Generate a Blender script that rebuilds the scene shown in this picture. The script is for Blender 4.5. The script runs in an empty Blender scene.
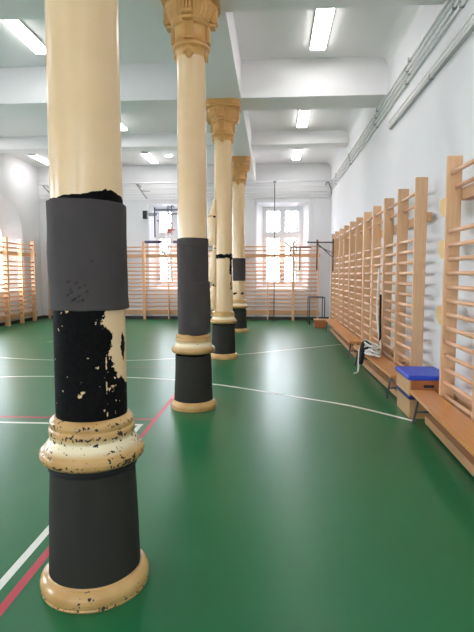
import bpy, bmesh, math, random
from mathutils import Vector, Matrix, noise

random.seed(7)
PI = math.pi
scene = bpy.context.scene
COL = scene.collection
R = math.radians

# ------------------------------------------------------------------ materials
def srgb(r, g, b):
    f = lambda v: (v / 255 / 12.92) if v / 255 <= 0.04045 else ((v / 255 + 0.055) / 1.055) ** 2.4
    return (f(r), f(g), f(b), 1)

class NT:
    """small node-tree helper"""
    def __init__(s, name):
        s.m = bpy.data.materials.new(name); s.m.use_nodes = True
        s.t = s.m.node_tree; s.n = s.t.nodes; s.l = s.t.links
        s.b = s.n['Principled BSDF']
    def add(s, kind, **kw):
        n = s.n.new(kind)
        for k, v in kw.items():
            if hasattr(n, k): setattr(n, k, v)
            else: n.inputs[k.replace('_', ' ')].default_value = v
        return n
    def link(s, a, b): s.l.new(a, b)
    def coord(s, scale=(1, 1, 1), out='Object'):
        tc = s.add('ShaderNodeTexCoord'); mp = s.add('ShaderNodeMapping')
        mp.inputs['Scale'].default_value = scale
        s.link(tc.outputs[out], mp.inputs['Vector']); return mp.outputs['Vector']
    def noise(s, vec, scale, detail=3, rough=.55):
        n = s.add('ShaderNodeTexNoise'); n.inputs['Scale'].default_value = scale
        n.inputs['Detail'].default_value = detail; n.inputs['Roughness'].default_value = rough
        s.link(vec, n.inputs['Vector']); return n.outputs['Fac']
    def ramp(s, fac, stops):
        r = s.add('ShaderNodeValToRGB'); e = r.color_ramp.elements
        while len(e) < len(stops): e.new(.5)
        for el, (p, c) in zip(e, stops): el.position = p; el.color = c
        s.link(fac, r.inputs['Fac']); return r.outputs['Color']
    def mix(s, fac, a, b):
        m = s.add('ShaderNodeMix', data_type='RGBA')
        for inp, v in ((m.inputs[0], fac), (m.inputs[6], a), (m.inputs[7], b)):
            if hasattr(v, 'links') or hasattr(v, 'is_linked'): s.link(v, inp)
            else: inp.default_value = v
        return m.outputs[2]
    def math(s, op, a, b=0.0, clamp=False):
        m = s.add('ShaderNodeMath', operation=op); m.use_clamp = clamp
        for inp, v in ((m.inputs[0], a), (m.inputs[1], b)):
            if hasattr(v, 'is_linked'): s.link(v, inp)
            else: inp.default_value = v
        return m.outputs[0]
    def bump(s, h, strength=.2, dist=.01):
        b = s.add('ShaderNodeBump'); b.inputs['Strength'].default_value = strength; b.inputs['Distance'].default_value = dist
        s.link(h, b.inputs['Height']); s.link(b.outputs[0], s.b.inputs['Normal'])
    def base(s, v):
        if hasattr(v, 'is_linked'): s.link(v, s.b.inputs['Base Color'])
        else: s.b.inputs['Base Color'].default_value = v
    def rough(s, v):
        if hasattr(v, 'is_linked'): s.link(v, s.b.inputs['Roughness'])
        else: s.b.inputs['Roughness'].default_value = v

def darker(c, k): return (c[0] * k, c[1] * k, c[2] * k, 1)

def plain(name, c, rough=.5, metal=0, var=.08, scale=12, bump=0, spec=.5):
    t = NT(name); v = t.coord(); n = t.noise(v, scale)
    t.base(t.ramp(n, [(.3, darker(c, 1 - var)), (.7, c)])); t.rough(rough)
    t.b.inputs['Metallic'].default_value = metal
    if bump: t.bump(n, bump, .004)
    t.b.inputs['Specular IOR Level'].default_value = spec
    return t.m

def wood(name, c, axis='Z', rough=.42, var=.16):
    t = NT(name)
    sc = {'X': (1.5, 26, 26), 'Y': (26, 1.5, 26), 'Z': (26, 26, 1.5)}[axis]
    v = t.coord(sc); n = t.noise(v, 1.6, 5, .6)
    oi = t.add('ShaderNodeObjectInfo')
    col = t.ramp(n, [(.28, darker(c, 1 - var)), (.72, c)])
    k = t.math('MULTIPLY_ADD', oi.outputs['Random'], .14); t.n[-1].inputs[2].default_value = .9
    hs = t.add('ShaderNodeHueSaturation'); t.link(col, hs.inputs['Color']); t.link(k, hs.inputs['Value'])
    t.base(hs.outputs['Color']); t.rough(rough); t.bump(n, .08, .003)
    return t.m

M = {}
M['wall'] = plain('wall_paint', srgb(224, 223, 225), .75, var=.03, scale=1.4, bump=.05)
M['ceiling'] = plain('ceiling_paint', srgb(236, 234, 235), .8, var=.03, scale=.9)
M['trim'] = plain('white_gloss_paint', srgb(232, 232, 236), .4, var=.03)
M['skirting'] = plain('dark_skirting', srgb(60, 52, 46), .6)
M['pipe'] = plain('grey_white_conduit', srgb(236, 235, 233), .6, var=.05)
M['trunk'] = plain('grey_trunking', srgb(186, 186, 183), .5, var=.05)
M['bracket'] = plain('galvanised_bracket', srgb(150, 150, 148), .45, metal=.3)
M['dark_metal'] = plain('dark_grey_metal', srgb(70, 70, 74), .45, metal=.4)
M['leg_metal'] = plain('dull_leg_metal', srgb(92, 96, 98), .4, metal=.5)
M['blue_metal'] = plain('blue_grey_paint', srgb(78, 80, 112), .5)
M['white_metal'] = plain('white_metal', srgb(225, 225, 228), .4)
M['red_metal'] = plain('orange_red_paint', srgb(196, 78, 52), .45)
M['black'] = plain('black_plastic', srgb(28, 28, 30), .5)
M['foam'] = plain('charcoal_foam', srgb(74, 68, 67), .85, var=.1, scale=5, bump=.05, spec=.15)
M['foam_dark'] = plain('dark_drum_cover', srgb(50, 49, 44), .8, var=.1, scale=5, bump=.05, spec=.15)
M['foam_pit'] = plain('foam_pit', srgb(26, 24, 24), .9)
M['post'] = wood('beech_post', srgb(230, 184, 140), 'Z')
M['rung'] = wood('beech_rung', srgb(224, 172, 134), 'X', .35)
M['batten'] = wood('beech_batten', srgb(218, 170, 128), 'X')
M['yellow'] = plain('yellow_block', srgb(218, 180, 118), .6)
M['bench_top'] = wood('bench_board', srgb(212, 144, 78), 'X', .3)
M['bench_rail'] = wood('bench_rail', srgb(196, 146, 102), 'X', .4)
M['box_ply'] = wood('box_plywood', srgb(214, 164, 114), 'X', .4)
M['box_red'] = wood('box_front', srgb(184, 108, 64), 'X', .4)
M['blue_pad'] = plain('blue_vinyl', srgb(30, 72, 196), .42, var=.08, scale=8, bump=.04)
M['blue_side'] = plain('dark_blue_vinyl', srgb(20, 40, 104), .45)
M['rope'] = plain('white_rope', srgb(222, 218, 210), .8, scale=60, bump=.4)
M['webbing'] = plain('black_webbing', srgb(32, 31, 33), .8)
M['line_white'] = plain('white_line', srgb(226, 228, 218), .4, var=.05)
M['line_red'] = plain('red_line', srgb(186, 44, 66), .4, var=.06)
M['line_dull'] = plain('faded_line', srgb(116, 132, 116), .4, var=.1)
M['bark'] = plain('bark', srgb(72, 70, 68), .9)

def mat_floor():
    t = NT('green_sports_floor'); v = t.coord()
    n = t.noise(v, 1.1, 4)
    t.base(t.ramp(n, [(.3, srgb(30, 101, 62)), (.7, srgb(34, 106, 66))]))
    t.rough(.3)
    t.b.inputs['Specular IOR Level'].default_value = .25
    return t.m
M['floor'] = mat_floor()

def mat_shaft():
    t = NT('cream_column_paint'); v = t.coord()
    cream = t.ramp(t.noise(v, 3, 4), [(.3, srgb(224, 189, 146)), (.7, srgb(230, 198, 155))])
    at = t.add('ShaderNodeAttribute', attribute_name='peel')
    n1 = t.noise(v, 20, 6, .62); n2 = t.noise(v, 30, 2)
    d = t.math('MULTIPLY_ADD', t.math('SUBTRACT', n1, .5), .14)
    t.link(at.outputs['Fac'], t.n[-1].inputs[2])
    black = t.math('GREATER_THAN', d, 0.0)
    chip = t.math('LESS_THAN', n2, .70)             # small flakes where cream still sticks
    fac = t.math('MULTIPLY', black, chip)
    glue = t.ramp(t.noise(v, 60, 5), [(.35, srgb(8, 7, 8)), (.75, srgb(22, 20, 20))])
    t.base(t.mix(fac, cream, glue))
    t.rough(t.math('MULTIPLY_ADD', fac, .5)); t.n[-2].inputs[2].default_value = .22 if False else 0.0
    r = t.math('ADD', t.math('MULTIPLY', fac, .5), .24); t.rough(r)
    t.link(t.math('SUBTRACT', .5, t.math('MULTIPLY', fac, .42)), t.b.inputs['Specular IOR Level'])
    h = t.math('SUBTRACT', 0.0, fac); t.bump(h, .35, .004)
    return t.m
M['shaft'] = mat_shaft()

def mat_mould(name, chips):
    t = NT(name); v = t.coord()
    cream = t.ramp(t.noise(v, 7, 4), [(.3, srgb(184, 140, 84)), (.75, srgb(204, 164, 106))])
    at = t.add('ShaderNodeAttribute', attribute_name='chip')
    wh = t.add('ShaderNodeAttribute', attribute_name='pale')
    c2 = t.mix(wh.outputs['Fac'], cream, srgb(232, 216, 178))
    n1 = t.noise(v, 64, 3, .5); n2 = t.noise(v, 12, 2, .5)
    s = t.math('ADD', n1, t.math('MULTIPLY', n2, .5))
    s = t.math('ADD', s, t.math('MULTIPLY', at.outputs['Fac'], .13))
    fac = t.math('GREATER_THAN', s, chips)
    t.base(t.mix(fac, c2, srgb(34, 28, 24)))
    t.rough(t.math('ADD', t.math('MULTIPLY', fac, .5), .25))
    t.bump(t.math('SUBTRACT', 0.0, fac), .5, .004)
    return t.m
M['mould_worn'] = mat_mould('chipped_moulding_paint', .93)
M['mould'] = mat_mould('moulding_paint', 1.01)
M['capital'] = plain('ochre_capital_paint', srgb(212, 160, 94), .35, var=.12, scale=9)

def mat_glass():
    t = NT('window_glass')
    tr = t.add('ShaderNodeBsdfTransparent'); gl = t.add('ShaderNodeBsdfGlossy'); gl.inputs['Roughness'].default_value = .02
    fr = t.add('ShaderNodeFresnel'); fr.inputs['IOR'].default_value = 1.45
    mx = t.add('ShaderNodeMixShader')
    ge = t.add('ShaderNodeNewGeometry'); fac = t.math('MULTIPLY', fr.outputs[0], t.math('SUBTRACT', 1.0, ge.outputs['Backfacing']))
    t.link(fac, mx.inputs[0]); t.link(tr.outputs[0], mx.inputs[1]); t.link(gl.outputs[0], mx.inputs[2])
    t.link(mx.outputs[0], t.n['Material Output'].inputs['Surface'])
    return t.m
M['glass'] = mat_glass()

def mat_emit(name, c, s):
    t = NT(name)
    t.b.inputs['Base Color'].default_value = (.8, .8, .8, 1)
    t.b.inputs['Emission Color'].default_value = c; t.b.inputs['Emission Strength'].default_value = s
    return t.m
LAMP = 9.5
M['lamp'] = mat_emit('lamp_diffuser', (1, .965, .95, 1), LAMP)

# ------------------------------------------------------------------ mesh builder
class MB:
    def __init__(s): s.bm = bmesh.new()
    def box(s, x0, x1, y0, y1, z0, z1, bev=0, mtx=None):
        t = bmesh.new()
        r = bmesh.ops.create_cube(t, size=1)
        for v in t.verts: v.co = Vector(((x0 + x1) / 2 + v.co.x * (x1 - x0), (y0 + y1) / 2 + v.co.y * (y1 - y0), (z0 + z1) / 2 + v.co.z * (z1 - z0)))
        if bev: bmesh.ops.bevel(t, geom=t.edges[:], offset=bev, segments=2, affect='EDGES', profile=.6)
        return s._merge(t, mtx)
    def _merge(s, t, mtx=None):
        if mtx is not None: t.transform(mtx)
        me = bpy.data.meshes.new('tmp'); t.to_mesh(me); t.free(); s.bm.from_mesh(me); bpy.data.meshes.remove(me); return s
    def tube(s, pts, r, n=10, cap=True, flat=1.0):
        pts = [Vector(p) for p in pts]; bm = s.bm; rings = []
        prev = None
        for i, p in enumerate(pts):
            a = pts[max(i - 1, 0)]; b = pts[min(i + 1, len(pts) - 1)]; d = (b - a)
            if d.length < 1e-9: d = Vector((0, 0, 1))
            d.normalize()
            if prev is None:
                u = d.orthogonal().normalized()
                if abs(d.z) < .9: u = d.cross(Vector((0, 0, 1))).normalized()
            else:
                u = (prev - d * prev.dot(d))
                u = u.normalized() if u.length > 1e-6 else d.orthogonal().normalized()
            prev = u; w = d.cross(u)
            rr = r[i] if isinstance(r, (list, tuple)) else r
            rings.append([bm.verts.new(p + u * (math.cos(2 * PI * k / n) * rr) + w * (math.sin(2 * PI * k / n) * rr * flat)) for k in range(n)])
        for i in range(len(rings) - 1):
            for k in range(n):
                f = bm.faces.new((rings[i][k], rings[i][(k + 1) % n], rings[i + 1][(k + 1) % n], rings[i + 1][k])); f.smooth = True
        if cap:
            bm.faces.new(rings[0][::-1]); bm.faces.new(rings[-1])
        return s
    def lathe(s, prof, n=64, a0=0, a1=2 * PI, mod=None, closed=False):
        """prof: (radius, z) list; mod(a, r, z) -> radius"""
        bm = s.bm; full = abs(a1 - a0 - 2 * PI) < 1e-6; m = n if full else n + 1
        grid = []
        for (r, z) in prof:
            row = []
            for k in range(m):
                a = a0 + (a1 - a0) * k / n
                q = mod(a, r, z) if mod else r
                if isinstance(q, tuple): q, zz = q
                else: zz = z
                row.append(bm.verts.new((q * math.cos(a), q * math.sin(a), zz)))
            grid.append(row)
        pr = list(range(len(prof) - 1))
        for i in pr + ([len(prof) - 1] if closed else []):
            j = (i + 1) % len(prof)
            for k in range(m if full else n):
                k2 = (k + 1) % m
                f = bm.faces.new((grid[i][k], grid[i][k2], grid[j][k2], grid[j][k])); f.smooth = True
        if closed and not full:
            bm.faces.new([g[0] for g in grid]); bm.faces.new([g[-1] for g in grid][::-1])
        s.grid = grid
        return s
    def prism(s, poly, h0, h1, axis='z'):
        f = {'z': lambda a, b, h: (a, b, h), 'x': lambda a, b, h: (h, a, b), 'y': lambda a, b, h: (a, h, b)}[axis]
        A = [s.bm.verts.new(f(a, b, h0)) for a, b in poly]; B = [s.bm.verts.new(f(a, b, h1)) for a, b in poly]
        n = len(poly)
        s.bm.faces.new(A[::-1]); s.bm.faces.new(B)
        for i in range(n): s.bm.faces.new((A[i], A[(i + 1) % n], B[(i + 1) % n], B[i]))
        return s
    def quad(s, *p):
        s.bm.faces.new([s.bm.verts.new(q) for q in p]); return s
    def build(s, name, mat, parent=None, loc=(0, 0, 0), rz=0, normals=True, attrs=None):
        if normals: bmesh.ops.recalc_face_normals(s.bm, faces=s.bm.faces[:])
        me = bpy.data.meshes.new(name); s.bm.to_mesh(me); s.bm.free()
        me.materials.append(mat)
        o = bpy.data.objects.new(name, me); COL.objects.link(o)
        if attrs:
            for an, fn in attrs.items():
                at = me.attributes.new(an, 'FLOAT', 'POINT')
                at.data.foreach_set('value', [fn(v.co) for v in me.vertices])
        if parent: o.parent = parent
        o.location = loc; o.rotation_euler = (0, 0, rz)
        return o

def tag(o, label, cat, group=None, kind=None):
    o['label'] = label; o['category'] = cat
    if group: o['group'] = group
    if kind: o['kind'] = kind
    return o
def thing(name, label, cat, loc=(0, 0, 0), rz=0, group=None):
    o = bpy.data.objects.new(name, None); COL.objects.link(o); o.empty_display_size = .1
    o.location = loc; o.rotation_euler = (0, 0, rz)
    return tag(o, label, cat, group)
def struct(o, label=None):
    o['kind'] = 'structure'
    if label: o['label'] = label
    return o
def dup(root, loc, rz=0, label=None):
    r = root.copy(); COL.objects.link(r); r.location = loc; r.rotation_euler = (0, 0, rz)
    if label: r['label'] = label
    for ch in root.children:
        c = ch.copy(); COL.objects.link(c); c.parent = r
        for g in ch.children:
            d = g.copy(); COL.objects.link(d); d.parent = c
    return r
def spline(pts, n=8):
    P = [Vector(p) for p in pts]; out = []
    for i in range(len(P) - 1):
        p0 = P[max(i - 1, 0)]; p1 = P[i]; p2 = P[i + 1]; p3 = P[min(i + 2, len(P) - 1)]
        for k in range(n):
            t = k / n
            out.append(.5 * (2 * p1 + (p2 - p0) * t + (2 * p0 - 5 * p1 + 4 * p2 - p3) * t * t + (3 * p1 - p0 - 3 * p2 + p3) * t ** 3))
    out.append(P[-1]); return out

# ------------------------------------------------------------------ room numbers
XR, XL, YB, YF, ZC = 1.87, -7.77, 16.45, -5.0, 5.03
WT = .5                                             # wall thickness
HOR = 1.5

# ------------------------------------------------------------------ camera
cam_d = bpy.data.cameras.new('camera'); cam = bpy.data.objects.new('camera', cam_d); COL.objects.link(cam)
cam_d.sensor_fit = 'VERTICAL'; cam_d.sensor_height = 36; cam_d.lens = 500 / 632 * 36
cam_d.clip_start = .05
cam.location = (0, 0, HOR); cam.rotation_euler = (PI / 2 - math.atan(42 / 500), 0, R(3.99))
scene.camera = cam

# ------------------------------------------------------------------ shell
struct(MB().box(XL - WT, XR + WT, YF - WT, YB + WT, -.1, 0).build('floor', M['floor']))
struct(MB().box(XL - WT, XR + WT, YF - WT, YB + WT, ZC, ZC + .2).build('ceiling', M['ceiling']))

def wall_mesh(u0, u1, z1, openings, place):
    """wall of solid strips; openings: (ua, ub, sill, top(u), n); place(u, d, z) -> xyz, d = depth into the wall"""
    b = MB(); cuts = {u0, u1}
    for (a, c, sill, top, n) in openings:
        for k in range(n + 1): cuts.add(round(a + (c - a) * k / n, 6))
    cuts = sorted(cuts)
    def hexa(a, c, za0, za1, zc0, zc1):
        P = [place(a, 0, za0), place(c, 0, zc0), place(c, 0, zc1), place(a, 0, za1), place(a, WT, za0), place(c, WT, zc0), place(c, WT, zc1), place(a, WT, za1)]
        v = [b.bm.verts.new(p) for p in P]
        for q in ((0, 1, 2, 3), (7, 6, 5, 4), (0, 4, 5, 1), (1, 5, 6, 2), (2, 6, 7, 3), (3, 7, 4, 0)): b.bm.faces.new([v[i] for i in q])
    for a, c in zip(cuts, cuts[1:]):
        m = (a + c) / 2; op = [o for o in openings if o[0] < m < o[1]]
        if not op: hexa(a, c, 0, z1, 0, z1)
        else:
            o = op[0]
            hexa(a, c, 0, o[2], 0, o[2]); hexa(a, c, o[3](a), z1, o[3](c), z1)
    return b

# back wall with two deep rectangular window openings
WB = [(.335, 'right'), (-3.24, 'left')]             # centre x of each back window
OW, OT, OS = .84, 3.80, 1.02                        # half width, top, sill at the wall face
bops = [(x - OW, x + OW, OS, lambda u: OT, 1) for x, _ in WB]
struct(wall_mesh(XL - WT, XR + WT, ZC, bops, lambda u, d, z: (u, YB + d, z)).build('wall_back', M['wall']))
# left wall with arched openings
ARCH = [13.85, 9.6, 5.4, 1.2]; AW, AS, SP, AR = 1.45, 1.0, 2.45, 1.3
def arch_top(c, hw=AW, sp=SP, r=AR): return lambda u: sp + r * max(0, 1 - abs((u - c) / hw) ** 2.6) ** (1 / 2.2)
lops = [(c - AW, c + AW, AS, arch_top(c), 28) for c in ARCH]
struct(wall_mesh(YF - WT, YB + WT, ZC, lops, lambda u, d, z: (XL - d, u, z)).build('wall_left', M['wall']))
struct(MB().box(XR, XR + WT, YF - WT, YB + WT, 0, ZC).build('wall_right', M['wall']))
WF_ADDED = [.4, -3.2, -6.0]  # unseen front wall windows, added to light the sides facing the camera
fops = [(x - OW, x + OW, OS, lambda u: OT, 1) for x in WF_ADDED]
struct(wall_mesh(XL - WT, XR + WT, ZC, fops, lambda u, d, z: (u, YF - d, z)).build('wall_front', M['wall']))
# plaster cove between ceiling and right wall
cv = [(XR, ZC), (XR, ZC - .2)] + [(XR - .2 * (1 - math.cos(t)), ZC - .2 + .2 * math.sin(t)) for t in [PI / 2 * k / 8 for k in range(1, 8)]] + [(XR - .2, ZC)]
struct(MB().prism([(x, z) for x, z in cv], YF, YB, 'y').build('cornice', M['ceiling']), 'plaster cove between ceiling and right wall')
# dark skirting under the bars of the back wall and the left wall
struct(MB().box(XL, XR, YB - .025, YB, 0, .1).build('baseboard_back', M['skirting']))
struct(MB().box(XL, XL + .025, YF, YB - .025, 0, .1).build('baseboard_left', M['skirting']))
struct(MB().box(XR - .02, XR, YF, YB - .025, 0, .08).build('baseboard_right', M['wall']))

# beams: the long one over the columns and cross beams at each column
BX0, BX1, BZ = -1.12, -.535, 4.425
struct(MB().box(BX0, BX1, YF, YB, BZ, ZC).build('beam', M['ceiling']), 'long white ceiling beam carried by the columns')
COLS = [2.29, 5.52, 8.88, 13.0]
CXS = [-.854, -.876, -.862, -.862]
for y0, y1, zb in ((1.95, 2.6, BZ), (5.2, 5.85, BZ), (8.6, 9.25, BZ), (12.8, 13.25, 4.72)):
    struct(MB().box(XL, BX0, y0, y1, zb, ZC).build('beam', M['ceiling']), 'white cross beam over the left of the hall')
    struct(MB().box(BX1, XR, y0, y1, zb, ZC).build('beam', M['ceiling']), 'white cross beam over the right aisle')

# ------------------------------------------------------------------ windows
nwin = [0]
def back_window(cx, y=YB, rz=0):
    nwin[0] += 1
    root = bpy.data.objects.new('window_%d' % nwin[0], None); COL.objects.link(root); root.location = (cx, y, 0); root.rotation_euler = (0, 0, rz)
    struct(root, 'tall white double casement window (in the front wall: added for daylight)')
    hw, t, s, d = .56, 3.60, 1.2, .24               # glass field, depth of the frame behind the wall face
    b = MB()                                        # splayed plaster reveal
    F = [(-OW, 0, OS), (OW, 0, OS), (OW, 0, OT), (-OW, 0, OT)]
    G = [(-hw - .07, d, s - .08), (hw + .07, d, s - .08), (hw + .07, d, t + .07), (-hw - .07, d, t + .07)]
    K = [(x * 1.0, d + .1, z) for x, _, z in F]
    for i in range(4):
        j = (i + 1) % 4; b.quad(F[i], F[j], G[j], G[i]); b.quad(G[i], G[j], K[j], K[i])
    b.build('window_reveal', M['trim'], root, normals=False)
    b = MB()
    y0, y1 = d - .02, d + .06
    for x0, x1 in ((-hw - .08, -hw), (hw, hw + .08), (-.045, .045)): b.box(x0, x1, y0, y1, s - .09, t + .08, .006)
    for z0, z1 in ((s - .09, s), (t, t + .08), (2.72, 2.84)): b.box(-hw - .08, hw + .08, y0 - .005, y1, z0, z1, .006)
    b.build('window_frame', M['trim'], root)
    for sx in (-1, 1):
        for z0, z1 in ((s, 2.72), (2.84, t)):
            xa, xb = sorted((sx * .045, sx * hw)); b = MB(); e = .05
            b.box(xa, xa + e, y0 + .005, y1 - .005, z0, z1); b.box(xb - e, xb, y0 + .005, y1 - .005, z0, z1)
            b.box(xa + e, xb - e, y0 + .005, y1 - .005, z0, z0 + e); b.box(xa + e, xb - e, y0 + .005, y1 - .005, z1 - e, z1)
            if z0 == s: b.box(xa + e, xb - e, y0 + .01, y1 - .01, 1.93, 1.96)
            c = b.build('casement', M['trim'], root)
            MB().box(xa + e, xb - e, d + .015, d + .021, z0 + e, z1 - e).build('pane', M['glass'], c)
    return root
for x, _ in WB: back_window(x)
for x in WF_ADDED: back_window(x, YF, PI)  # added windows behind the camera, for extra daylight

def arch_window(cy):
    nwin[0] += 1
    root = bpy.data.objects.new('window_%d' % nwin[0], None); COL.objects.link(root); root.location = (XL, cy, 0)
    struct(root, 'arched white window deep in the left wall')
    hw, sp, r, s, d = .88, 2.35, .9, 1.15, .38
    top = arch_top(0, hw, sp, r); otop = arch_top(0)
    N = 32; b = MB()
    us = [-1 + 2 * k / N for k in range(N + 1)]
    outer = [(0, u * AW, otop(u * AW)) for u in us]; inner = [(-d, u * hw, top(u * hw)) for u in us]
    back = [(-d - .12, u * AW, otop(u * AW) + .0) for u in us]
    for k in range(N):
        b.quad(outer[k], outer[k + 1], inner[k + 1], inner[k]); b.quad(inner[k], inner[k + 1], back[k + 1], back[k])
    for sg in (-1, 1):
        b.quad((0, sg * AW, AS), (0, sg * AW, SP), (-d, sg * hw, sp), (-d, sg * hw, s)); b.quad((-d, sg * hw, s), (-d, sg * hw, sp), (-d - .12, sg * AW, SP), (-d - .12, sg * AW, AS))
    b.quad((0, -AW, AS), (0, AW, AS), (-d, hw, s), (-d, -hw, s)); b.quad((-d, -hw, s), (-d, hw, s), (-d - .12, AW, AS), (-d - .12, -AW, AS))
    b.build('window_reveal', M['trim'], root, normals=False)
    b = MB()
    path = [(-d, -hw, s)] + [(-d, u * hw, top(u * hw)) for u in us] + [(-d, hw, s), (-d, -hw, s)]
    b.tube(path, .06, 8)
    for y in (-.36, .36): b.box(-d - .04, -d + .03, y - .035, y + .035, s, top(y))
    for z in (2.26,): b.box(-d - .04, -d + .03, -hw, hw, z, z + .09)
    for z in (1.7, 2.75): b.box(-d - .03, -d + .02, -hw * (.99 if z < 2.3 else .93), hw * (.99 if z < 2.3 else .93), z, z + .03)
    b.build('window_frame', M['trim'], root)
    b = MB(); poly = [(-hw, s)] + [(u * hw, top(u * hw)) for u in us] + [(hw, s)]
    b.prism(poly, -d - .004, -d + .002, 'x'); b.build('pane', M['glass'], root)
    return root
for c in ARCH: arch_window(c)

# bare trees outside the back windows, seen through the panes
def tree(x, y, seed, label):
    rnd = random.Random(seed)
    root = thing('bare_tree', label, 'tree', (x, y, -1.5))
    tr = MB(); br = MB()
    tr.tube(spline([(0, 0, 0), (.05, .05, 2), (-.05, 0, 4), (.1, 0, 6.5)]), [.16 - .004 * k for k in range(25)], 8)
    def grow(p, d, L, r, lev):
        q = p + d * L; m = (p + q) / 2 + Vector((rnd.uniform(-.1, .1), rnd.uniform(-.1, .1), 0)) * L
        br.tube([p, m, q], [r, r * .8, r * .6], 5)
        if lev:
            for _ in range(3):
                dd = (d + Vector((rnd.uniform(-.8, .8), rnd.uniform(-.8, .8), rnd.uniform(-.2, .6)))).normalized()
                grow(p + (q - p) * rnd.uniform(.5, 1), dd, L * .68, r * .6, lev - 1)
    for k in range(9):
        a = rnd.uniform(0, 2 * PI); z = 2.5 + k * .42
        grow(Vector((0, 0, z)), Vector((math.cos(a), math.sin(a), .7)).normalized(), 1.3, .05, 3)
    tr.build('trunk', M['bark'], root); br.build('branches', M['bark'], root)
tree(1.2, 23.5, 3, 'bare tree outside the right-hand back window')
tree(-4.9, 24.5, 5, 'bare tree outside the window behind the basketball hoop')
struct(MB().box(-60, 60, -40, 70, -1.7, -1.5).build('ground', plain('outside_ground', srgb(172, 170, 168), .9)))

# ------------------------------------------------------------------ columns
def facing(cx, cy): return math.atan2(0 - cy, 0 - cx)        # direction of the camera seen from the column
def make_angle(cx, cy):
    """angle of a point on the column: 0 towards the photographer, + to the right-hand side, degrees"""
    f = facing(cx, cy)
    def ang(co):
        a = math.atan2(co.y, co.x) - f
        a = (a + PI) % (2 * PI) - PI
        return math.degrees(a)
    return ang
def lerp(x, tab):
    if x <= tab[0][0]: return tab[0][1]
    for (a, u), (b, v) in zip(tab, tab[1:]):
        if x <= b: return u + (v - u) * (x - a) / (b - a)
    return tab[-1][1]
SH_R = [(.82, .165), (1.6, .163), (2.5, .159), (3.8, .152)]
def shaft_mesh():
    zs = [.825 + .0085 * k for k in range(134)] + [1.98 + .12 * k for k in range(15)] + [3.8]
    return MB().lathe([(lerp(z, SH_R), z) for z in zs], 240)

MOULD = [(.19, .630), (.206, .634), (.226, .641), (.239, .655), (.244, .674), (.241, .694), (.231, .707), (.222, .714), (.213, .728), (.203, .746),
         (.1945, .760), (.1945, .767), (.1975, .777), (.1995, .794), (.1975, .811), (.191, .819), (.192, .826), (.1945, .838), (.192, .850), (.184, .860), (.174, .868), (.162, .874)]
MOULD = [(r, .620 + (z - .63) * .91) for r, z in MOULD]
RING = [(.2, .0), (.250, .0), (.254, .010), (.251, .018), (.255, .03), (.2575, .05), (.254, .072), (.244, .090), (.231, .101), (.222, .105), (.219, .113), (.2, .115)]
RING = [(r, z * .84) for r, z in RING]

def refine(p, n=3):
    q = []
    for (a, b), (c, d) in zip(p, p[1:]):
        for k in range(n): q.append((a + (c - a) * k / n, b + (d - b) * k / n))
    return q + [p[-1]]

def ring_wobble(a, r, z): return r

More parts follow.
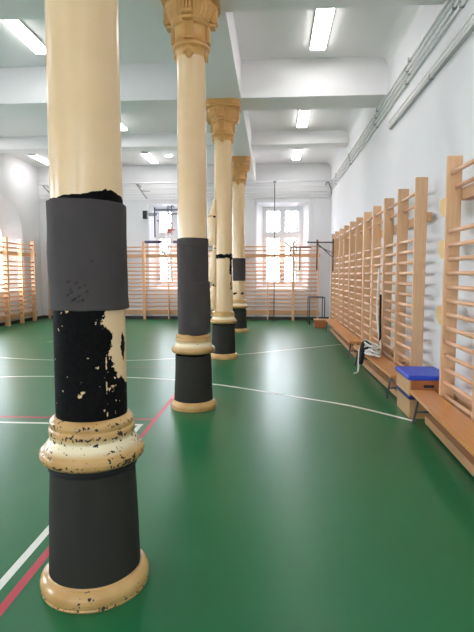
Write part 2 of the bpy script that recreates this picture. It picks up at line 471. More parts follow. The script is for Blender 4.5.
CAPR = [(.165, 3.64), (.168, 3.70), (.178, 3.745), (.195, 3.765), (.21, 3.772), (.221, 3.783), (.224, 3.797), (.216, 3.812), (.2, 3.818), (.204, 3.828), (.2, 3.84), (.187, 3.846), (.188, 3.95), (.192, 4.03), (.2, 4.055),
        (.213, 4.06), (.219, 4.072), (.213, 4.085), (.207, 4.09), (.219, 4.096), (.226, 4.107), (.22, 4.12), (.222, 4.13), (.236, 4.15), (.252, 4.19), (.263, 4.24), (.268, 4.28), (.262, 4.3),
        (.274, 4.31), (.282, 4.325), (.282, 4.345), (.27, 4.355), (.2, 4.36)]
KC = lambda z: 4.325 - (4.36 - z) * .773
CAPR = [(r * (.915 if z < 4.06 else .96), KC(z)) for r, z in CAPR]
def capital(root):
    def gad(a, r, z):
        if KC(4.13) < z < KC(4.3):
            k = abs(math.sin(16 * a)) ** .7
            return r - .014 + .02 * k
        return r
    c = MB().lathe(CAPR, 192, mod=gad).build('capital', M['capital'], root)
    b = MB(); A0 = .3
    pts = [(A0 * sx * (1 if abs(k) else 1), A0 * sy) for sx, sy, k in ((1, 1, 0), (-1, 1, 0), (-1, -1, 0), (1, -1, 0))]
    ch = .09; poly = []
    for sx, sy in ((1, 1), (-1, 1), (-1, -1), (1, -1)):
        p = [(sx * A0, sy * (A0 - ch)), (sx * (A0 - ch), sy * A0)]
        poly += p if sx * sy > 0 else p[::-1]
    b.prism(poly, 4.345, BZ); b.prism([(x * .95, y * .95) for x, y in poly], 4.315, 4.347)
    b.build('abacus', M['capital'], c)
    for k in range(4):
        m = Matrix.Translation((0, 0, 4.325 - 4.36 * .773)) @ Matrix.Diagonal((.95, 1, .773, 1)) @ Matrix.Rotation(k * PI / 2, 4, 'Z')
        b = MB()
        b.box(.18, .212, -.05, .05, 3.845, 4.07, .004, m)
        for yy in (-.033, 0, .033): b.box(.2, .22, yy - .009, yy + .009, 3.86, 4.05, .003, m)
        b.box(.19, .275, -.056, .056, 4.06, 4.1, .006, m)
        t = bmesh.new(); bmesh.ops.create_cone(t, cap_ends=True, segments=16, radius1=.036, radius2=.036, depth=.116)
        t.transform(m @ Matrix.Translation((.268, 0, 4.14)) @ Matrix.Rotation(PI / 2, 4, 'X')); b._merge(t)
        for yy in (-.036, 0, .036): b.box(.235, .3, yy - .012, yy + .012, 4.16, 4.3, .005, m)
        b.box(.22, .292, -.056, .056, 4.27, 4.33, .006, m)
        b.build('bracket', M['capital'], c)
        b = MB()                                             # leaf drop under the necking ring
        t = bmesh.new(); bmesh.ops.create_icosphere(t, subdivisions=2, radius=1)
        t.transform(m @ Matrix.Translation((.158, 0, 3.70)) @ Matrix.Diagonal((.03, .05, .095, 1))); b._merge(t)
        for q in (-2, -1, 0, 1, 2):
            t = bmesh.new(); bmesh.ops.create_icosphere(t, subdivisions=1, radius=1)
            t.transform(m @ Matrix.Translation((.186 - .004 * abs(q), q * .017, 3.69 + .014 * (2 - abs(q)))) @ Matrix.Rotation(q * .3, 4, 'X') @ Matrix.Diagonal((.011, .008, .06, 1))); b._merge(t)
        for f in b.bm.faces: f.smooth = True
        b.build('leaf_drop', M['capital'], c)

def foam_mod(seed, amp=.004):
    def f(a, r, z): return r + amp * noise.noise((math.cos(a) * 2.2 + seed, math.sin(a) * 2.2, z * 4))
    return f
def wrap(name, root, r, z0, z1, mat, seed, thick=.012, amp=.004, a0=0, a1=2 * PI, n=96, edge=0.004, rows=26, r_top=None):
    prof = [(r - thick, z0), (r - .003, z0), (r, z0 + .004)]
    rt = r if r_top is None else r_top
    prof += [(r + (rt - r) * k / rows, z0 + .004 + (z1 - z0 - .008) * k / rows) for k in range(1, rows)]
    prof += [(rt, z1 - .004), (rt - .003, z1), (rt - thick, z1)]
    fm = foam_mod(seed, amp)
    def mod(a, rr, z):
        q = fm(a, rr, z); dz = edge * noise.noise((math.cos(a) * 1.7, math.sin(a) * 1.7, seed))
        dz += .3 * edge * noise.noise((math.cos(a) * 9, math.sin(a) * 9, seed + 4))
        k = (z - z0) / (z1 - z0)
        return (q, z + dz * (1 if k > .8 else (1.0 if k < .2 else 0)))
    return MB().lathe(prof, n, a0, a1, mod, closed=True).build(name, mat, root)

def column(i, cy, label, peel, mould='mould'):
    CX = CXS[i]
    root = thing('cast_iron_column', label, 'column', (CX, cy, 0), 0, 'cast iron columns in a row'); root['kind'] = 'thing'
    ang = make_angle(CX, cy)
    shaft_mesh().build('shaft', M['shaft'], root, attrs={'peel': lambda co: peel(ang(co), co.z)})
    def chip(co):
        r = math.hypot(co.x, co.y); z = co.z
        v = max(0, 1 - abs(z - .645) / .04) + .9 * max(0, 1 - abs(z - .765) / .03) + .7 * max(0, 1 - abs(z - .815) / .025)
        if ang(co) < -35: v += .3
        return v if r > .188 else v - .5
    MB().lathe(refine(MOULD), 120).build('base_moulding', M[mould], root,
        attrs={'chip': chip, 'pale': lambda co: max(0, min(1, 1.4 - abs(co.z - .727) / .028))})
    MB().lathe(refine(RING), 120).build('foot_ring', M[mould], root,
        attrs={'chip': lambda co: 1.25 * max(0, 1 - abs(co.z - .012) / .022) - .4, 'pale': lambda co: 0.0})
    d = wrap('drum_cover', root, .2165, .087, .602, M['foam_dark'], 10 + i, amp=.004, n=96, edge=.006, r_top=.1995)
    capital(root)
    return root, ang

# column nearest the camera
def peel1(a, z):
    e = lerp(a, [(-180, 1.86), (-90, 1.836), (-50, 1.834), (-20, 1.842), (0, 1.848), (12, 1.856), (24, 1.868), (30, 1.876), (32, 1.866), (40, 1.872), (60, 1.856), (90, 1.838), (180, 1.86)])
    if z >= 1.6: return (e - z) * 5
    ab = lerp(z, [(.82, 200), (.955, 160), (.99, 66), (1.03, 47), (1.08, 39), (1.13, 32), (1.18, 34), (1.24, 31), (1.265, 26), (1.29, 20), (1.35, 17)])
    lo = min((ab - a) * .003, .05)
    if a > 150: lo = .05
    if 23 < a < 25.8 and z < 1.17: lo = min(lo, .006)              # split along the seam
    if 26 < a < 42 and .93 < z < 1.0: lo = min(lo, abs(a - 33) * .0016 - .004)
    if -22 < a < -6 and .945 < z < .985: lo = min(lo, .008)
    lo = max(lo, .03 - math.hypot((a - 62) * .0045, (z - 1.165) * .55))
    return lo
c1, ang1 = column(0, COLS[0], 'cream column nearest the camera, widest, with bare black patch below its grey foam', peel1, 'mould_worn')
def wrap1():
    f = facing(CXS[0], COLS[0]); fm = foam_mod(3, .0035); rnd = random.Random(4)
    pits = []
    for (x, y) in ((-.42, .26), (-.22, .33), (-.5, .42), (-.3, .4), (-.1, .36), (-.24, .2), (-.34, .16), (-.4, .14), (-.16, .14), (-.05, .27), (-.52, .22), (-.27, .12), (.08, .72), (-.45, .3)):
        pits.append((x, 1.345 + y * .47 * .62, rnd.uniform(.5, 1)))
    z0, z1, r, th = 1.338, 1.822, .1775, .016
    rows = 110; n = 288
    prof = [(r - th, z0), (r - .003, z0)] + [(r, z0 + .003 + (z1 - z0 - .006) * k / rows) for k in range(rows + 1)] + [(r - .003, z1), (r - th, z1)]
    def depth(a, z):
        s = (a - f + PI) % (2 * PI) - PI; v = 0
        for (x, zz, k) in pits:
            if abs(s - x) < .08 and abs(z - zz) < .03:
                u, w = (s - x) * r, z - zz; q = (u * .8 + w * .6) ** 2 / .006 ** 2 + (u * .6 - w * .8) ** 2 / .0032 ** 2
                v = max(v, k * math.exp(-q))
        return v
    def mod(a, rr, z):
        s = (a - f + PI) % (2 * PI) - PI
        q = fm(a, rr, z) - .008 * depth(a, z)
        q += .006 * max(0, 1 - abs((z - 1.345) / .05)) * max(0, math.sin(s)) + .004 * max(0, -math.sin(s)) * max(0, 1 - abs(z - 1.6) / .12)
        k = (z - z0) / (z1 - z0)
        dz = -.003 * s * k if abs(s) < 1.7 else 0
        dz += .004 * noise.noise((math.cos(a) * 2, math.sin(a) * 2, 8))
        return (q, z + dz)
    t = NT('pitted_foam'); v = t.coord(); at = t.add('ShaderNodeAttribute', attribute_name='pit')
    base = t.ramp(t.noise(v, 5), [(.3, srgb(68, 63, 62)), (.7, srgb(76, 70, 69))])
    t.base(t.mix(at.outputs['Fac'], base, srgb(18, 16, 16))); t.rough(.85); t.b.inputs['Specular IOR Level'].default_value = .15; t.bump(t.noise(v, 90), .05, .002)
    def pit(co): return min(1, 1.5 * depth(math.atan2(co.y, co.x), co.z))  # shade painted into the dents, their own shading is slight
    MB().lathe(prof, n, 0, 2 * PI, mod, closed=True).build('foam_wrap', t.m, c1, attrs={'pit': pit})
wrap1()
# dark glue band under the moulding of the nearest column
MB().lathe([(.19, .592), (.2055, .592), (.2065, .622), (.19, .624)], 96).build('glue_band', M['foam_pit'], c1)

# second column: foam all the way down with a thicker second layer
c2, ang2 = column(1, COLS[1], 'second cream column from the camera, dark foam down to its moulding', lambda a, z: -1)
wrap('foam_wrap', c2, .172, .84, 1.885, M['foam'], 5, amp=.005, thick=.013, rows=50)
wrap('foam_collar', c2, .1755, 1.80, 1.888, M['foam'], 6, amp=.003, thick=.012, rows=8)
f2 = facing(CXS[1], COLS[1])
wrap('foam_overlap', c2, .192, .84, 1.41, M['foam'], 9, amp=.006, thick=.022, a0=f2 - .25, a1=f2 + 2.2, n=60, edge=.012)

# third column: torn cover, black strip and a peeling sheath on its left
def peel3(a, z):
    band = .034 - abs(z - 1.81)
    if a > 85 or a < -75: band = -.05
    strip = min((.5 * 24 - abs(a - 52)) * .003, 1.86 - z, z - 1.24)
    if z < 1.5: strip = min(strip, (7 - abs(a - 56)) * .003)
    spot = .02 - math.hypot(z - .90, (a + 70) * .003)
    return max(band, strip, spot) 
c3, ang3 = column(2, COLS[2], 'third cream column, with black torn strip and peeling sheath', peel3)
def sheath():
    f = facing(CXS[2], COLS[2])
    zs = [.885 + .02 * k for k in range(96)]
    b = MB(); g = []
    for z in zs:
        j = noise.noise((z * 3.1, 2, 0)); j2 = noise.noise((z * 9, 5, 0))
        out = .262 + .05 * j + .02 * j2
        if 1.9 < z < 2.02: out = .19 + .01 * j2
        if 1.25 < z < 1.33: out = .21
        if z > 2.5: out = max(.18, out - (z - 2.5) * .25)
        row = []
        for k in range(15):
            u = k / 14; a = f - R(52 + 76 * u)
            rr = .176 + (out - .176) * math.sin(PI * u) ** .8
            row.append((rr, a))
        g.append(row)
    V = [[(b.bm.verts.new((r * math.cos(a), r * math.sin(a), z))) for r, a in row] for z, row in zip(zs, g)]
    W = [[(b.bm.verts.new(((r - .012) * math.cos(a), (r - .012) * math.sin(a), z))) for r, a in row] for z, row in zip(zs, g)]
    n = len(zs)
    for i in range(n - 1):
        for k in range(14):
            for G in (V, W):
                q = b.bm.faces.new((G[i][k], G[i][k + 1], G[i + 1][k + 1], G[i + 1][k])); q.smooth = True
    for k in range(14):
        b.bm.faces.new((V[0][k], V[0][k + 1], W[0][k + 1], W[0][k])); b.bm.faces.new((V[-1][k], V[-1][k + 1], W[-1][k + 1], W[-1][k]))
    for i in range(n - 1):
        for k in (0, 14): b.bm.faces.new((V[i][k], V[i + 1][k], W[i + 1][k], W[i][k]))
    def pk(co):
        e = min(abs(co.z - 1.95), abs(co.z - 1.29), abs(co.z - 2.5) * 1.2)
        return .012 - e
    b.build('peeling_sheath', M['shaft'], c3, attrs={'peel': pk})
sheath()

# fourth column: short grey wrap
def peel4(a, z): return max(.05 - math.hypot((z - 1.0) * 1.4, (abs(a) - 38) * .0026), -.06)
c4, ang4 = column(3, COLS[3], 'farthest cream column, with a short grey foam wrap', peel4)
wrap('foam_wrap', c4, .178, 1.325, 1.905, M['foam'], 15, amp=.004, thick=.014)

# ------------------------------------------------------------------ floor lines (painted court markings)
def line(pts, w, mat, z, label):
    b = MB(); P = [Vector((x, y, 0)) for x, y in pts]; L = []
    for i, p in enumerate(P):
        d = (P[min(i + 1, len(P) - 1)] - P[max(i - 1, 0)]).normalized(); nn = Vector((-d.y, d.x, 0)) * (w / 2)
        L.append((p + nn, p - nn))
    for (a, c), (e, g) in zip(L, L[1:]):
        b.quad((a.x, a.y, z), (c.x, c.y, z), (g.x, g.y, z), (e.x, e.y, z))
    o = struct(b.build('floor_line', mat), label)
    for p in o.data.polygons:
        if p.normal.z < 0: p.flip()
    return o
def arc(pts): return [(v.x, v.y) for v in spline([(x, y, 0) for x, y in pts], 10)]
line([(-1.213, -4.5), (-1.195, 6.6)], .045, M['line_red'], .0012, 'long red court line beside the columns')
line([(-7.4, 4.965), (-1.215, 4.985)], .05, M['line_red'], .0012, 'red court line across the hall')
line([(-1.306, -4.5), (-1.302, 4.80)], .045, M['line_white'], .0016, 'long white court line beside the red one')
line([(-7.4, 4.74), (-1.275, 4.80)], .05, M['line_white'], .0016, 'white court line across the hall')
line(arc([(-6.3, 6.2), (-5.1, 6.72), (-3.96, 6.955), (-3.17, 7.046), (-2.08, 7.044), (-1.365, 6.921), (-.767, 6.678), (-.269, 6.41), (.361, 6.02), (.919, 5.66), (1.46, 5.12)]), .05, M['line_white'], .0016, 'curved white court line in the foreground')
line(arc([(-6.5, 9.15), (-4.883, 8.6), (-3.763, 8.40), (-2.494, 8.463), (-1.715, 8.714), (-.588, 9.238), (.387, 9.929), (1.495, 10.733)]), .05, M['line_white'], .0016, 'curved white court line farther back')
line([(-7.4, 10.5), (-1.9, 10.7)], .05, M['line_dull'], .0012, 'faded court line near the back')
line([(-7.4, 7.6), (-1.5, 7.855)], .04, plain('dull_red_line', srgb(120, 110, 100), .4), .0008, 'thin dull red court line')
line([(-5.0, 10.75), (-4.3, 10.85)], .05, M['line_white'], .0016, 'short white court mark')

# ------------------------------------------------------------------ wall bars
POST_D, POST_T = .137, .036
RUNG_Z = [2.44, 2.31] + [1.90 - .131 * k for k in range(13)]
RUNG_Y = [.045, .085] + [.04] * 13
_cache = {}
def shared(key, maker):
    if key not in _cache: _cache[key] = maker()
    return _cache[key]
def mesh_part(name, key, maker, mat, parent, loc=(0, 0, 0)):
    if key not in _cache:
        b = maker(); bmesh.ops.recalc_face_normals(b.bm, faces=b.bm.faces[:])
        me = bpy.data.meshes.new(name); b.bm.to_mesh(me); b.bm.free(); me.materials.append(mat); _cache[key] = me
    o = bpy.data.objects.new(name, _cache[key]); COL.objects.link(o); o.parent = parent; o.location = loc
    return o
GAP = .103
def wall_bars(label, group, loc, rz, pitch, bays, ztop=2.6, zs=1.0, battens=(2.245, 1.78, 1.0, .28), ext=(0, 0), blocks=False, bd=GAP):
    """runs along local +x, front at y = 0, wall at y = POST_D + GAP"""
    root = thing('wall_bars', label, 'wall bars', loc, rz, group)
    L = pitch * bays
    for k in range(bays + 1):
        x = k * pitch + (POST_T / 2 + .002 if k == 0 else (-POST_T / 2 - .002 if k == bays else 0))
        mesh_part('post', ('post', ztop), lambda: MB().box(-POST_T / 2, POST_T / 2, 0, POST_D, 0, ztop, .006), M['post'], root, (x, 0, 0))
    for k in range(bays):
        for z, y in zip(RUNG_Z, RUNG_Y):
            mesh_part('rung', ('rung', pitch), lambda: MB().tube([(.02, 0, 0), (pitch - .02, 0, 0)], .0165, 10, flat=1.28), M['rung'], root, (k * pitch, y, z * zs))
    for z in battens:
        h = .055 if z > .5 else .07
        o = MB().box(-ext[0], L + ext[1], POST_D - .001, POST_D + bd, z * zs - h, z * zs + h, .004).build('batten', M['batten'], root)
    if bd < GAP:
        for z in (2.15, .28): MB().box(L / 2 - .03, L / 2 + .03, POST_D + bd, POST_D + GAP, z - .04, z + .04).build('wall_spacer', M['batten'], root)
    if blocks:
        for z in (2.14, 1.74, 1.10):
            MB().prism([(-.19, z - .02), (-.1, z - .09), (-.001, z - .09), (-.001, z + .085), (-.19, z + .085)], .014, .06, 'y').build('end_block', M['yellow'], root)['label'] = 'pale yellow end block'
    return root
FX = XR - POST_D - GAP                                     # front of the right-hand bars
# near double unit: local +x points towards the camera (world -y); wall on +x side
P = .815
def right_bars(label, y_far, bays, **kw):                   # y_far = far end; run goes towards the camera
    return wall_bars(label, 'wall bars along the right wall', (FX, y_far, 0), -PI / 2, P, bays, **kw)
right_bars('wooden wall bars at the right edge, beside the blue topped box', 4.93, 2, ext=(0, .02), blocks=True, battens=(2.245, .28))
y0 = 5.93
names = ['wall bars on the right wall just beyond the blue topped box, white rope hanging down',
         'second pair of wall bar bays beyond the blue topped box on the right wall',
         'third pair of wall bar bays beyond the blue topped box on the right wall',
         'fourth pair of wall bar bays beyond the blue topped box on the right wall',
         'last pair of wall bar bays on the right wall, nearest the back corner']
for k in range(5):
    right_bars(names[k], y0 + P * 2 * (k + 1), 2, ext=(0, .02 if k == 0 else 0), battens=(2.15, .28), bd=.045)
# back wall run
FYB = YB - POST_D - GAP
bx0, bx1 = -7.46, 1.50; PB = (bx1 - bx0) / 11
bl = ['wall bars on the back wall at its left corner', 'wall bars on the back wall just left of the basketball hoop', 'wall bars on the back wall under the basketball hoop',
      'wall bars on the back wall behind the second and third columns', 'wall bars on the back wall under the tall right window', 'single wall bar bay on the back wall beside the right corner']
k = 0
for i, n in enumerate((2, 2, 2, 2, 2, 1)):
    wall_bars(bl[i], 'wall bars along the back wall', (bx0 + k * PB, FYB, 0), 0, PB, n, ztop=2.56, zs=.975, battens=(2.15, .24), ext=((.06 if i == 0 else 0), (.05 if i == 5 else 0)))
    k += n
# left wall run: local +x along world +y, wall on -x side
FXL = XL + POST_D + GAP
wall_bars('wall bars on the left wall under the arched window, nearest the corner', 'wall bars along the left wall', (FXL, 13.88, 0), PI / 2, .83, 2, ztop=2.55, zs=.98, battens=(2.15, .24), ext=(0, .35))
wall_bars('wall bars on the left wall, cut by the left edge of the photo', 'wall bars along the left wall', (FXL, 13.88 - 1.66, 0), PI / 2, .83, 2, ztop=2.55, zs=.98, battens=(2.15, .24))

# ------------------------------------------------------------------ benches
BH = .33
def bench(label, p_far, p_near, width=.24):
    """p_far/p_near: outer (aisle side) corners of the seat board; local +x runs towards the camera"""
    a = Vector((p_far[0], p_far[1], 0)); c = Vector((p_near[0], p_near[1], 0)); L = (c - a).length
    rz = math.atan2(c.y - a.y, c.x - a.x)
    root = thing('gym_bench', label, 'bench', a, rz, 'low wooden gym benches')
    W = width                                              # local +y is towards the wall
    MB().box(0, L, 0, W, BH - .035, BH, .006).build('seat_board', M['bench_top'], root)
    MB().box(.1, L - .1, W / 2 + .01, W / 2 + .10, .02, .10, .006).build('lower_beam', M['bench_rail'], root)
    for x in (.16, L - .16):
        b = MB()
        b.tube(spline([(x - .1, .03, .012), (x - .06, .045, .16), (x - .03, .06, BH - .04)], 4), .012, 8)
        b.tube(spline([(x - .1, W - .03, .012), (x - .06, W - .045, .16), (x - .03, W - .06, BH - .04)], 4), .012, 8)
        b.tube([(x - .07, .04, .128), (x - .07, W - .04, .128)], .011, 8)
        b.box(x - .07, x + .05, .04, W - .04, BH - .045, BH - .035)
        for y in (.03, W - .03): b.box(x - .12, x - .08, y - .016, y + .016, 0, .02, .004)
        b.build('leg_frame', M['leg_metal'], root)
        for y in (.07, W - .07):
            MB().lathe([(.0, .0035), (.012, .003), (.015, 0)], 14).build('bolt_cap', M['yellow'], root, (x, y, BH))
    return root
bench('near wooden bench running off the right edge below the wall bars', (1.400, 5.10), (1.297, 2.3))
bench('middle wooden bench between the blue topped box and the rope', (1.345, 8.3), (1.375, 5.83))
bench('far wooden bench along the right wall, beyond the rope', (1.39, 13.2), (1.345, 8.75))

# ------------------------------------------------------------------ two stacked box sections
def vault_box(name, label, loc, rz, w, d, h, pad_mat, ply, front, hole=True, pad_h=.05):
    root = thing(name, label, 'box', loc, rz, 'stacked gym boxes')
    t = .018
    b = MB(); b.box(-w / 2, -w / 2 + t, -d / 2, d / 2, 0, h, .003); b.box(w / 2 - t, w / 2, -d / 2, d / 2, 0, h, .003)
    b.box(-w / 2 + t, w / 2 - t, d / 2 - t, d / 2, 0, h, .003); b.box(-w / 2 + t, w / 2 - t, -d / 2 + t, d / 2 - t, h - t, h)
    b.build('box_body', ply, root)
    y = -d / 2
    b = MB(); hz0, hz1, hw = h * .5, h * .5 + .035, .055
    if hole:
        b.box(-w / 2 + t, -hw, y, y + t, 0, h); b.box(hw, w / 2 - t, y, y + t, 0, h); b.box(-hw, hw, y, y + t, 0, hz0); b.box(-hw, hw, y, y + t, hz1, h)
    else: b.box(-w / 2 + t, w / 2 - t, y, y + t, 0, h)
    f = b.build('front_panel', front, root); f['label'] = 'reddish front panel with hand hole'
    if hole: MB().box(-hw, hw, y + .012, y + t + .004, hz0, hz1).build('hand_hole_dark', M['black'], f)  # black plate standing in for the shade inside the hole
    MB().box(-w / 2 - .018, w / 2 + .018, -d / 2 - .018, d / 2 + .018, h, h + pad_h, .016).build('padded_top', pad_mat, root)
    return root
bx, by = 1.625, 5.475
vault_box('gym_box', 'lower gym box standing on the floor under the blue topped one', (bx + .005, by, 0), 0, .39, .52, .2, M['blue_side'], M['box_ply'], M['box_ply'], hole=False, pad_h=.04)
vault_box('gym_box', 'upper gym box with bright blue padded top, between two benches', (bx, by, .24), 0, .40, .53, .165, M['blue_pad'], M['box_ply'], M['box_red'])

# ------------------------------------------------------------------ rope and strap on the middle bench
rnd = random.Random(11)
pts = [(1.615, 7.72, 1.58), (1.60, 7.70, 1.35), (1.585, 7.66, 1.05), (1.58, 7.58, .78), (1.585, 7.42, .55), (1.56, 7.25, .40), (1.48, 7.18, .36)]
for k in range(44):
    a = k * .83 + rnd.uniform(-.25, .25); rx, ry = rnd.uniform(.05, .115), rnd.uniform(.18, .5)
    pts.append((1.462 + math.cos(a) * rx, 7.38 + math.sin(a) * ry, .350 + .0035 * k * rnd.uniform(.4, 1)))
pts += [(1.40, 7.55, .43), (1.335, 7.62, .37), (1.322, 7.63, .24), (1.318, 7.60, .10), (1.30, 7.58, .022), (1.24, 7.5, .016)]
rope = MB().tube(spline(pts, 6), .0145, 8).build('climbing_rope', M['rope'])
tag(rope, 'white rope hanging from the wall bars and coiled on the bench', 'rope')
sp = [(1.60, 7.50, 1.2), (1.595, 7.47, .9), (1.59, 7.42, .6), (1.57, 7.36, .385), (1.50, 7.3, .362), (1.44, 7.42, .45), (1.38, 7.5, .49), (1.335, 7.46, .40), (1.322, 7.44, .27), (1.32, 7.43, .17), (1.33, 7.36, .28), (1.335, 7.32, .40), (1.40, 7.28, .44)]
strap = MB().tube(spline(sp, 6), .028, 8, flat=.35).build('webbing_strap', M['webbing'])
tag(strap, 'black strap tangled with the white rope on the bench', 'strap')

# ------------------------------------------------------------------ back corner: trestle, low box, chin-up bars
t = thing('metal_trestle', 'dark metal trestle frame standing in the back right corner', 'trestle', (1.36, 15.25, 0))
for x, y in ((-.24, -.35), (-.24, .35), (.2, -.35), (.2, .35)):
    MB().tube([(x, y, 0), (x, y, .8)], .014, 8).build('leg', M['dark_metal'], t)
b = MB()
for a, c in (((-.24, -.35), (.2, -.35)), ((.2, -.35), (.2, .35)), ((.2, .35), (-.24, .35)), ((-.24, .35), (-.24, -.35))):
    b.tube([(a[0], a[1], .8), (c[0], c[1], .8)], .014, 8)
b.build('top_frame', M['dark_metal'], t)
t = thing('low_step_box', 'low orange-brown box on the floor in front of the trestle', 'box', (1.37, 14.15, 0))
MB().box(-.17, .17, -.18, .18, .012, .2, .006).build('box_body', M['box_red'], t)
MB().box(-.19, .19, -.2, .2, .2, .235, .006).build('box_lid', M['bench_rail'], t)
b = MB()
for x in (-.14, .14):
    for y in (-.15, .15): b.box(x - .02, x + .02, y - .02, y + .02, 0, .014)
b.build('feet', M['dark_metal'], t)
t = thing('chin_up_frame', 'dark metal chin-up bracket fixed to the right wall bars near the back corner', 'chin-up bar', (1.6, 13.4, 0))
for y in (-.02,): MB().tube([(0, y, 2.42), (0, y, 1.58)], .018, 8).build('upright', M['dark_metal'], t)
MB().tube([(-.42, -.02, 2.40), (-.42, -.02, 1.6)], .018, 8).build('hanging_post', M['dark_metal'], t)
b = MB()
for y in (-.02,): b.tube([(0, y, 2.33), (-.68, y, 2.33)], .018, 8)
b.tube([(-.66, -.1, 2.345), (-.66, .1, 2.345)], .014, 8); b.tube([(-.42, -.2, 2.345), (-.42, .2, 2.345)], .014, 8)
b.build('arms', M['dark_metal'], t)
b = MB(); b.tube([(-.42, -.02, 2.31), (0, -.02, 1.93)], .012, 8); b.tube([(-.42, -.02, 2.25), (-.02, -.02, 2.05)], .010, 8); b.build('brace', M['dark_metal'], t)
t = thing('dip_bar_hook', 'dark hook-on bar hanging on the wall bars under the right window', 'bar', (.72, 15.9, 0))
for x in (-.15, .15): MB().tube([(x, 0, 2.33), (x, 0, 1.62)], .018, 8).build('upright', M['dark_metal'], t)
b = MB(); b.tube([(-.15, 0, 2.33), (.5, 0, 2.33)], .016, 8)
for x in (-.15, .15): b.tube([(x, 0, 2.33), (x, .33, 2.33)], .014, 8)
b.build('top_bar', M['dark_metal'], t)

# ------------------------------------------------------------------ overhead rails, pole and conduits
t = thing('overhead_rail', 'white overhead rail spanning the back of the hall', 'rail', (0, 15.8, 4.35))
MB().tube([(-7.5, 0, 0), (1.80, 0, 0)], .026, 10).build('front_tube', M['white_metal'], t)
MB().tube([(-7.5, .3, -.12), (1.80, .3, -.12)], .014, 8).build('rear_tube', M['pipe'], t)
for x in (-7.35, -4.3, -1.3, 1.7):
    b = MB(); b.tube([(x, 0, 0), (x + .12, .2, -.2), (x + .18, .64, -.38)], .02, 8); b.tube([(x + .12, .2, -.2), (x + .4, .2, -.22)], .015, 8); b.tube([(x, 0, 0), (x, .64, 0)], .018, 8)
    b.build('wall_arm', M['bracket'], t)
t = thing('climbing_pole', 'thin dark climbing pole in front of the right back window', 'pole', (.07, 15.7, 0))
MB().tube([(0, 0, .0), (0, 0, 4.31)], .013, 10).build('pole', M['dark_metal'], t)
MB().box(-.05, .05, -.03, .073, 4.3, 4.35, .004).build('top_clamp', M['bracket'], t)
MB().lathe([(.0, .02), (.05, .02), (.06, .0)], 20).build('floor_plate', M['bracket'], t)
for z, r, lab in ((4.13, .012, 'top'), (4.03, .010, 'middle'), (3.945, .014, 'lowest')):
    tag(MB().tube([(XL + .02, YB - r - .005, z), (XR - .05, YB - r - .005, z)], r, 8).build('wall_pipe', M['pipe']),
        '%s of the three pale pipes running along the back wall' % lab, 'pipe', 'pipes along the back wall')
for i, x in enumerate((-.53, 1.22, 1.33)):
    lab = ['thin vertical pipe left of the right back window', 'vertical pipe directly right of the right back window', 'outer vertical pipe right of the right back window'][i]
    tag(MB().tube([(x, YB - .017, .1), (x, YB - .017, 3.9)], .012, 8).build('riser_pipe', M['pipe']), lab, 'pipe', 'vertical pipes beside the back window')
# right wall conduits (single pipes) with clamps
labs = ['topmost of the four pale conduits high on the right wall', 'second from top of the four pale conduits on the right wall', 'third from top of the four pale conduits on the right wall', 'lowest of the four pale conduits high on the right wall']
for i, z in enumerate((4.395, 4.31, 4.225, 4.14)):
    t = thing('wall_conduit', labs[i], 'conduit', (XR, 0, z), 0, 'conduits high on the right wall')
    jog = .02 if i >= 3 else 0
    p = [(-.024, -4.9, 0), (-.024, 8.2, 0), (-.024, 8.3, -jog), (-.024, 16.3, -jog)]
    MB().tube(p, .017, 12).build('pipe', M['pipe'], t)
    for y in (1.5, 3.7 + .07 * i, 5.3 + .1 * (i % 3), 7.2 + .12 * (i % 2), 9.3 + .1 * (i % 3), 12.6 - .1 * i, 15): MB().box(-.046, 0, y - .014, y + .014, -.026 - (jog if y > 8.25 else 0), .026 - (jog if y > 8.25 else 0)).build('clamp', M['bracket'], t)
for i, (z, r, mt) in enumerate(((3.90, .011, 'pipe'), (3.85, .011, 'pipe'))):
    tag(MB().tube([(XR - .03, -4.9, z), (XR - .03, 8.3, z), (XR - .005, 8.36, z)], r, 8).build('short_conduit', M[mt]),
        ['upper thin conduit over the grey trunking on the right wall', 'lower thin conduit touching the grey trunking on the right wall'][i], 'conduit', 'conduits above the grey trunking')
t = thing('cable_trunking', 'grey cable trunking on the right wall, ending above the wall bars', 'trunking', (XR, 0, 3.795))
MB().box(-.05, -.001, -4.9, 8.25, -.026, .026, .005).build('channel', M['trunk'], t)
for y in (2.4, 4.6, 6.2): MB().box(-.054, -.001, y - .03, y + .03, -.03, .03, .004).build('joint_cover', M['bracket'], t)
tag(MB().tube([(1.8, 9.9, ZC - .012), (.93, 10.15, ZC - .012)], .01, 6).build('ceiling_cable', M['pipe']), 'thin cable on the ceiling of the right aisle', 'cable')
o = MB().lathe([(0, -.03), (.04, -.03), (.05, -.01), (.05, 0)], 18).build('junction_box', M['bracket'], None, (.93, 10.15, ZC + .003)); tag(o, 'small round junction box on the right aisle ceiling', 'junction box')

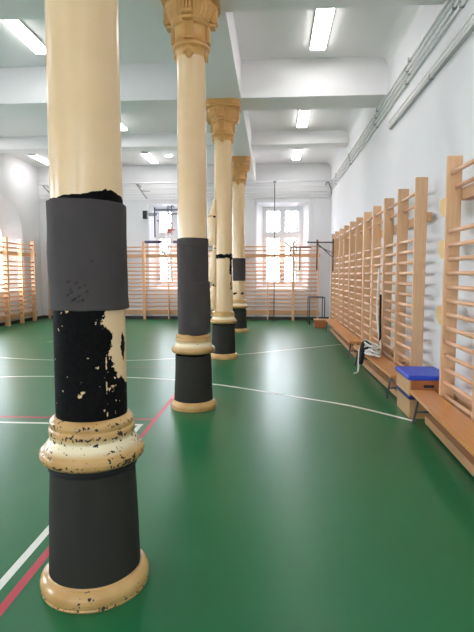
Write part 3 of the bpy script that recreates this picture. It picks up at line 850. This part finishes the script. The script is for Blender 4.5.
# ------------------------------------------------------------------ basketball hoop on the back wall
t = thing('basketball_hoop', 'clear basketball backboard with orange rim on the back wall', 'basketball hoop', (-3.25, 15.85, 0))
HW = .47
b = MB()
for x in (-HW, HW): b.box(x - .02, x + .02, -.02, .02, 2.66, 3.6, .004)
b.box(-HW, HW, -.02, .02, 3.5, 3.54, .004); b.box(-HW, HW, -.02, .02, 3.38, 3.41, .004)
b.build('backboard_frame', M['blue_metal'], t)
MB().box(-HW + .02, HW - .02, -.004, .004, 2.70, 3.5).build('backboard_pane', M['glass'], t)
b = MB()
for x in (-.07, .05): b.tube([(x, .12, 2.75), (x, .12, 3.68), (x, .55, 3.68)], .015, 8)
b.tube([(-.4, .05, 3.2), (-.4, .6, 3.2)], .02, 8); b.tube([(.4, .05, 3.2), (.4, .6, 3.2)], .02, 8)
b.build('support_arm', M['blue_metal'], t)
c = [(.225 * math.cos(a), -.3 + .225 * math.sin(a), 2.88) for a in [2 * PI * k / 28 for k in range(29)]]
b = MB(); b.tube(c, .012, 8, cap=False); b.box(-.06, .06, -.08, -.015, 2.78, 2.92, .006); b.tube([(-.06, -.05, 2.82), (-.16, -.14, 2.87)], .01, 6); b.tube([(.06, -.05, 2.82), (.16, -.14, 2.87)], .01, 6)
rim = b.build('rim', M['red_metal'], t); rim['label'] = 'orange-red rim'
b = MB()
for k in range(12):
    for s in (1, -1):
        q = [((.225 - .08 * u) * math.cos(2 * PI * k / 12 + s * u * .5), -.3 + (.225 - .08 * u) * math.sin(2 * PI * k / 12 + s * u * .5), 2.875 - .38 * u) for u in [j / 6 for j in range(7)]]
        b.tube(q, .004, 4)
b.build('net', M['rope'], rim)
t = thing('padded_bar', 'dark padded horizontal bar on top of the wall bars below the hoop', 'bar', (-3.55, 16.02, 2.53))
MB().tube([(-.55, 0, 0), (1.1, 0, 0)], .022, 10).build('bar', M['white_metal'], t)
for x0, x1 in ((-.55, .02), (.38, 1.1)): MB().tube([(x0, 0, 0), (x1, 0, 0)], .045, 12).build('pad', M['blue_metal'], t)
b = MB()
for x in (-.5, 1.05): b.tube([(x, 0, 0), (x, .2, -.04)], .016, 8)
b.build('hanger', M['dark_metal'], t)
t = thing('wall_speaker', 'small black speaker on a white bracket left of the hoop', 'speaker', (-4.13, 16.3, 3.42))
MB().box(-.07, .07, -.12, .02, -.13, .13, .012).build('cabinet', M['black'], t)
MB().box(-.04, .04, .018, .15, -.03, .03).build('bracket', M['white_metal'], t)
t = thing('flood_lamp', 'pale metal flood lamp beside the hoop backboard', 'lamp', (-3.85, 16.2, 3.42))
MB().box(-.14, .14, -.1, .03, -.05, .05, .012).build('housing', M['bracket'], t); MB().box(-.02, .02, .028, .25, -.02, .02).build('arm', M['white_metal'], t)
tag(MB().box(-4.06, -4.03, YB - .05, YB, 2.5, 3.72, .004).build('wall_channel', M['white_metal']), 'white vertical cable channel on the back wall left of the hoop', 'cable channel')

# ------------------------------------------------------------------ ceiling lamps
first = thing('ceiling_lamp', '', 'ceiling lamp', (0, 0, ZC), 0, 'strip lamps on the ceiling')
b = MB()
for x0, x1, y0, y1 in ((-.125, -.113, -.625, .625), (.113, .125, -.625, .625), (-.113, .113, -.625, -.613), (-.113, .113, .613, .625)): b.box(x0, x1, y0, y1, -.03 if y1 - y0 > .1 else -.056, 0)
b.box(-.113, .113, -.613, .613, -.012, 0)
b.build('housing', M['white_metal'], first)
MB().box(-.1125, .1125, -.6125, .6125, -.055, -.012, .012).build('diffuser', M['lamp'], first)
spots = [(.69, 7.56, 'strip lamp over the right aisle at the top of the photo'), (.69, 11.7, 'strip lamp over the right aisle beyond the first visible cross beam'), (.71, 15.1, 'strip lamp over the right aisle nearest the back wall'),
         (-3.64, 7.4, 'strip lamp at the upper left, partly behind the nearest column'), (-3.64, 11.65, 'strip lamp just right of the nearest column, mostly hidden by it'), (-3.7, 15.25, 'strip lamp between the first two columns nearest the back wall'),
         (-7.07, 15.25, 'strip lamp at far left above the arched window'), (.69, 3.6, 'strip lamp over the right aisle above the camera'), (-3.64, 3.6, 'strip lamp over the left hall above the camera'),
         (-7.07, 11.65, 'strip lamp by the left wall beyond the second bay'), (-7.07, 7.5, 'strip lamp by the left wall in the second bay'), (-7.07, 3.6, 'strip lamp by the left wall in the first bay'),
         (.69, -.6, 'strip lamp over the right aisle behind the camera'), (-3.64, -.6, 'strip lamp over the left hall behind the camera'), (.69, -3.6, 'strip lamp at the front wall of the right aisle'), (-3.64, -3.6, 'strip lamp at the front wall of the left hall')]
for i, (x, y, lab) in enumerate(spots):
    if i == 0: first.location = (x, y, ZC); first['label'] = lab
    else: dup(first, (x, y, ZC), 0, lab)
t = thing('round_lamp', 'small round ceiling lamp beside the strip lamp between the columns', 'ceiling lamp', (-3.08, 15.0, ZC + .003))
MB().lathe([(.13, 0), (.13, -.03), (.11, -.035)], 24).build('housing', M['white_metal'], t)
MB().lathe([(.11, -.034), (.1, -.06), (.05, -.075), (0, -.078)], 24).build('diffuser', M['lamp'], t)

# ------------------------------------------------------------------ daylight
w = bpy.data.worlds.new('world'); scene.world = w; w.use_nodes = True
bg = w.node_tree.nodes['Background']; bg.inputs['Color'].default_value = (.84, .90, 1, 1); bg.inputs['Strength'].default_value = 9.8
def portal(loc, rot, sx, sy):
    l = bpy.data.lights.new('window_portal', 'AREA'); l.shape = 'RECTANGLE'; l.size = sx; l.size_y = sy; l.cycles.is_portal = True
    o = bpy.data.objects.new('window_portal', l); COL.objects.link(o); o.location = loc; o.rotation_euler = rot
for x, _ in WB: portal((x, YB + WT + .02, 2.4), (-PI / 2, 0, 0), 1.8, 3.0)
for x in WF_ADDED: portal((x, YF - WT - .02, 2.4), (PI / 2, 0, 0), 1.8, 3.0)
for c in ARCH: portal((XL - WT - .02, c, 2.4), (0, -PI / 2, 0), 3.0, 3.0)

scene.view_settings.view_transform = 'Standard'; scene.view_settings.look = 'None'
scene.view_settings.gamma = 1; scene.view_settings.use_curve_mapping = False
scene.view_settings.exposure = 1.28
scene.cycles.use_denoising = True
scene.cycles.max_bounces = 10; scene.cycles.diffuse_bounces = 6; scene.cycles.transparent_max_bounces = 12
scene.cycles.sample_clamp_indirect = 8
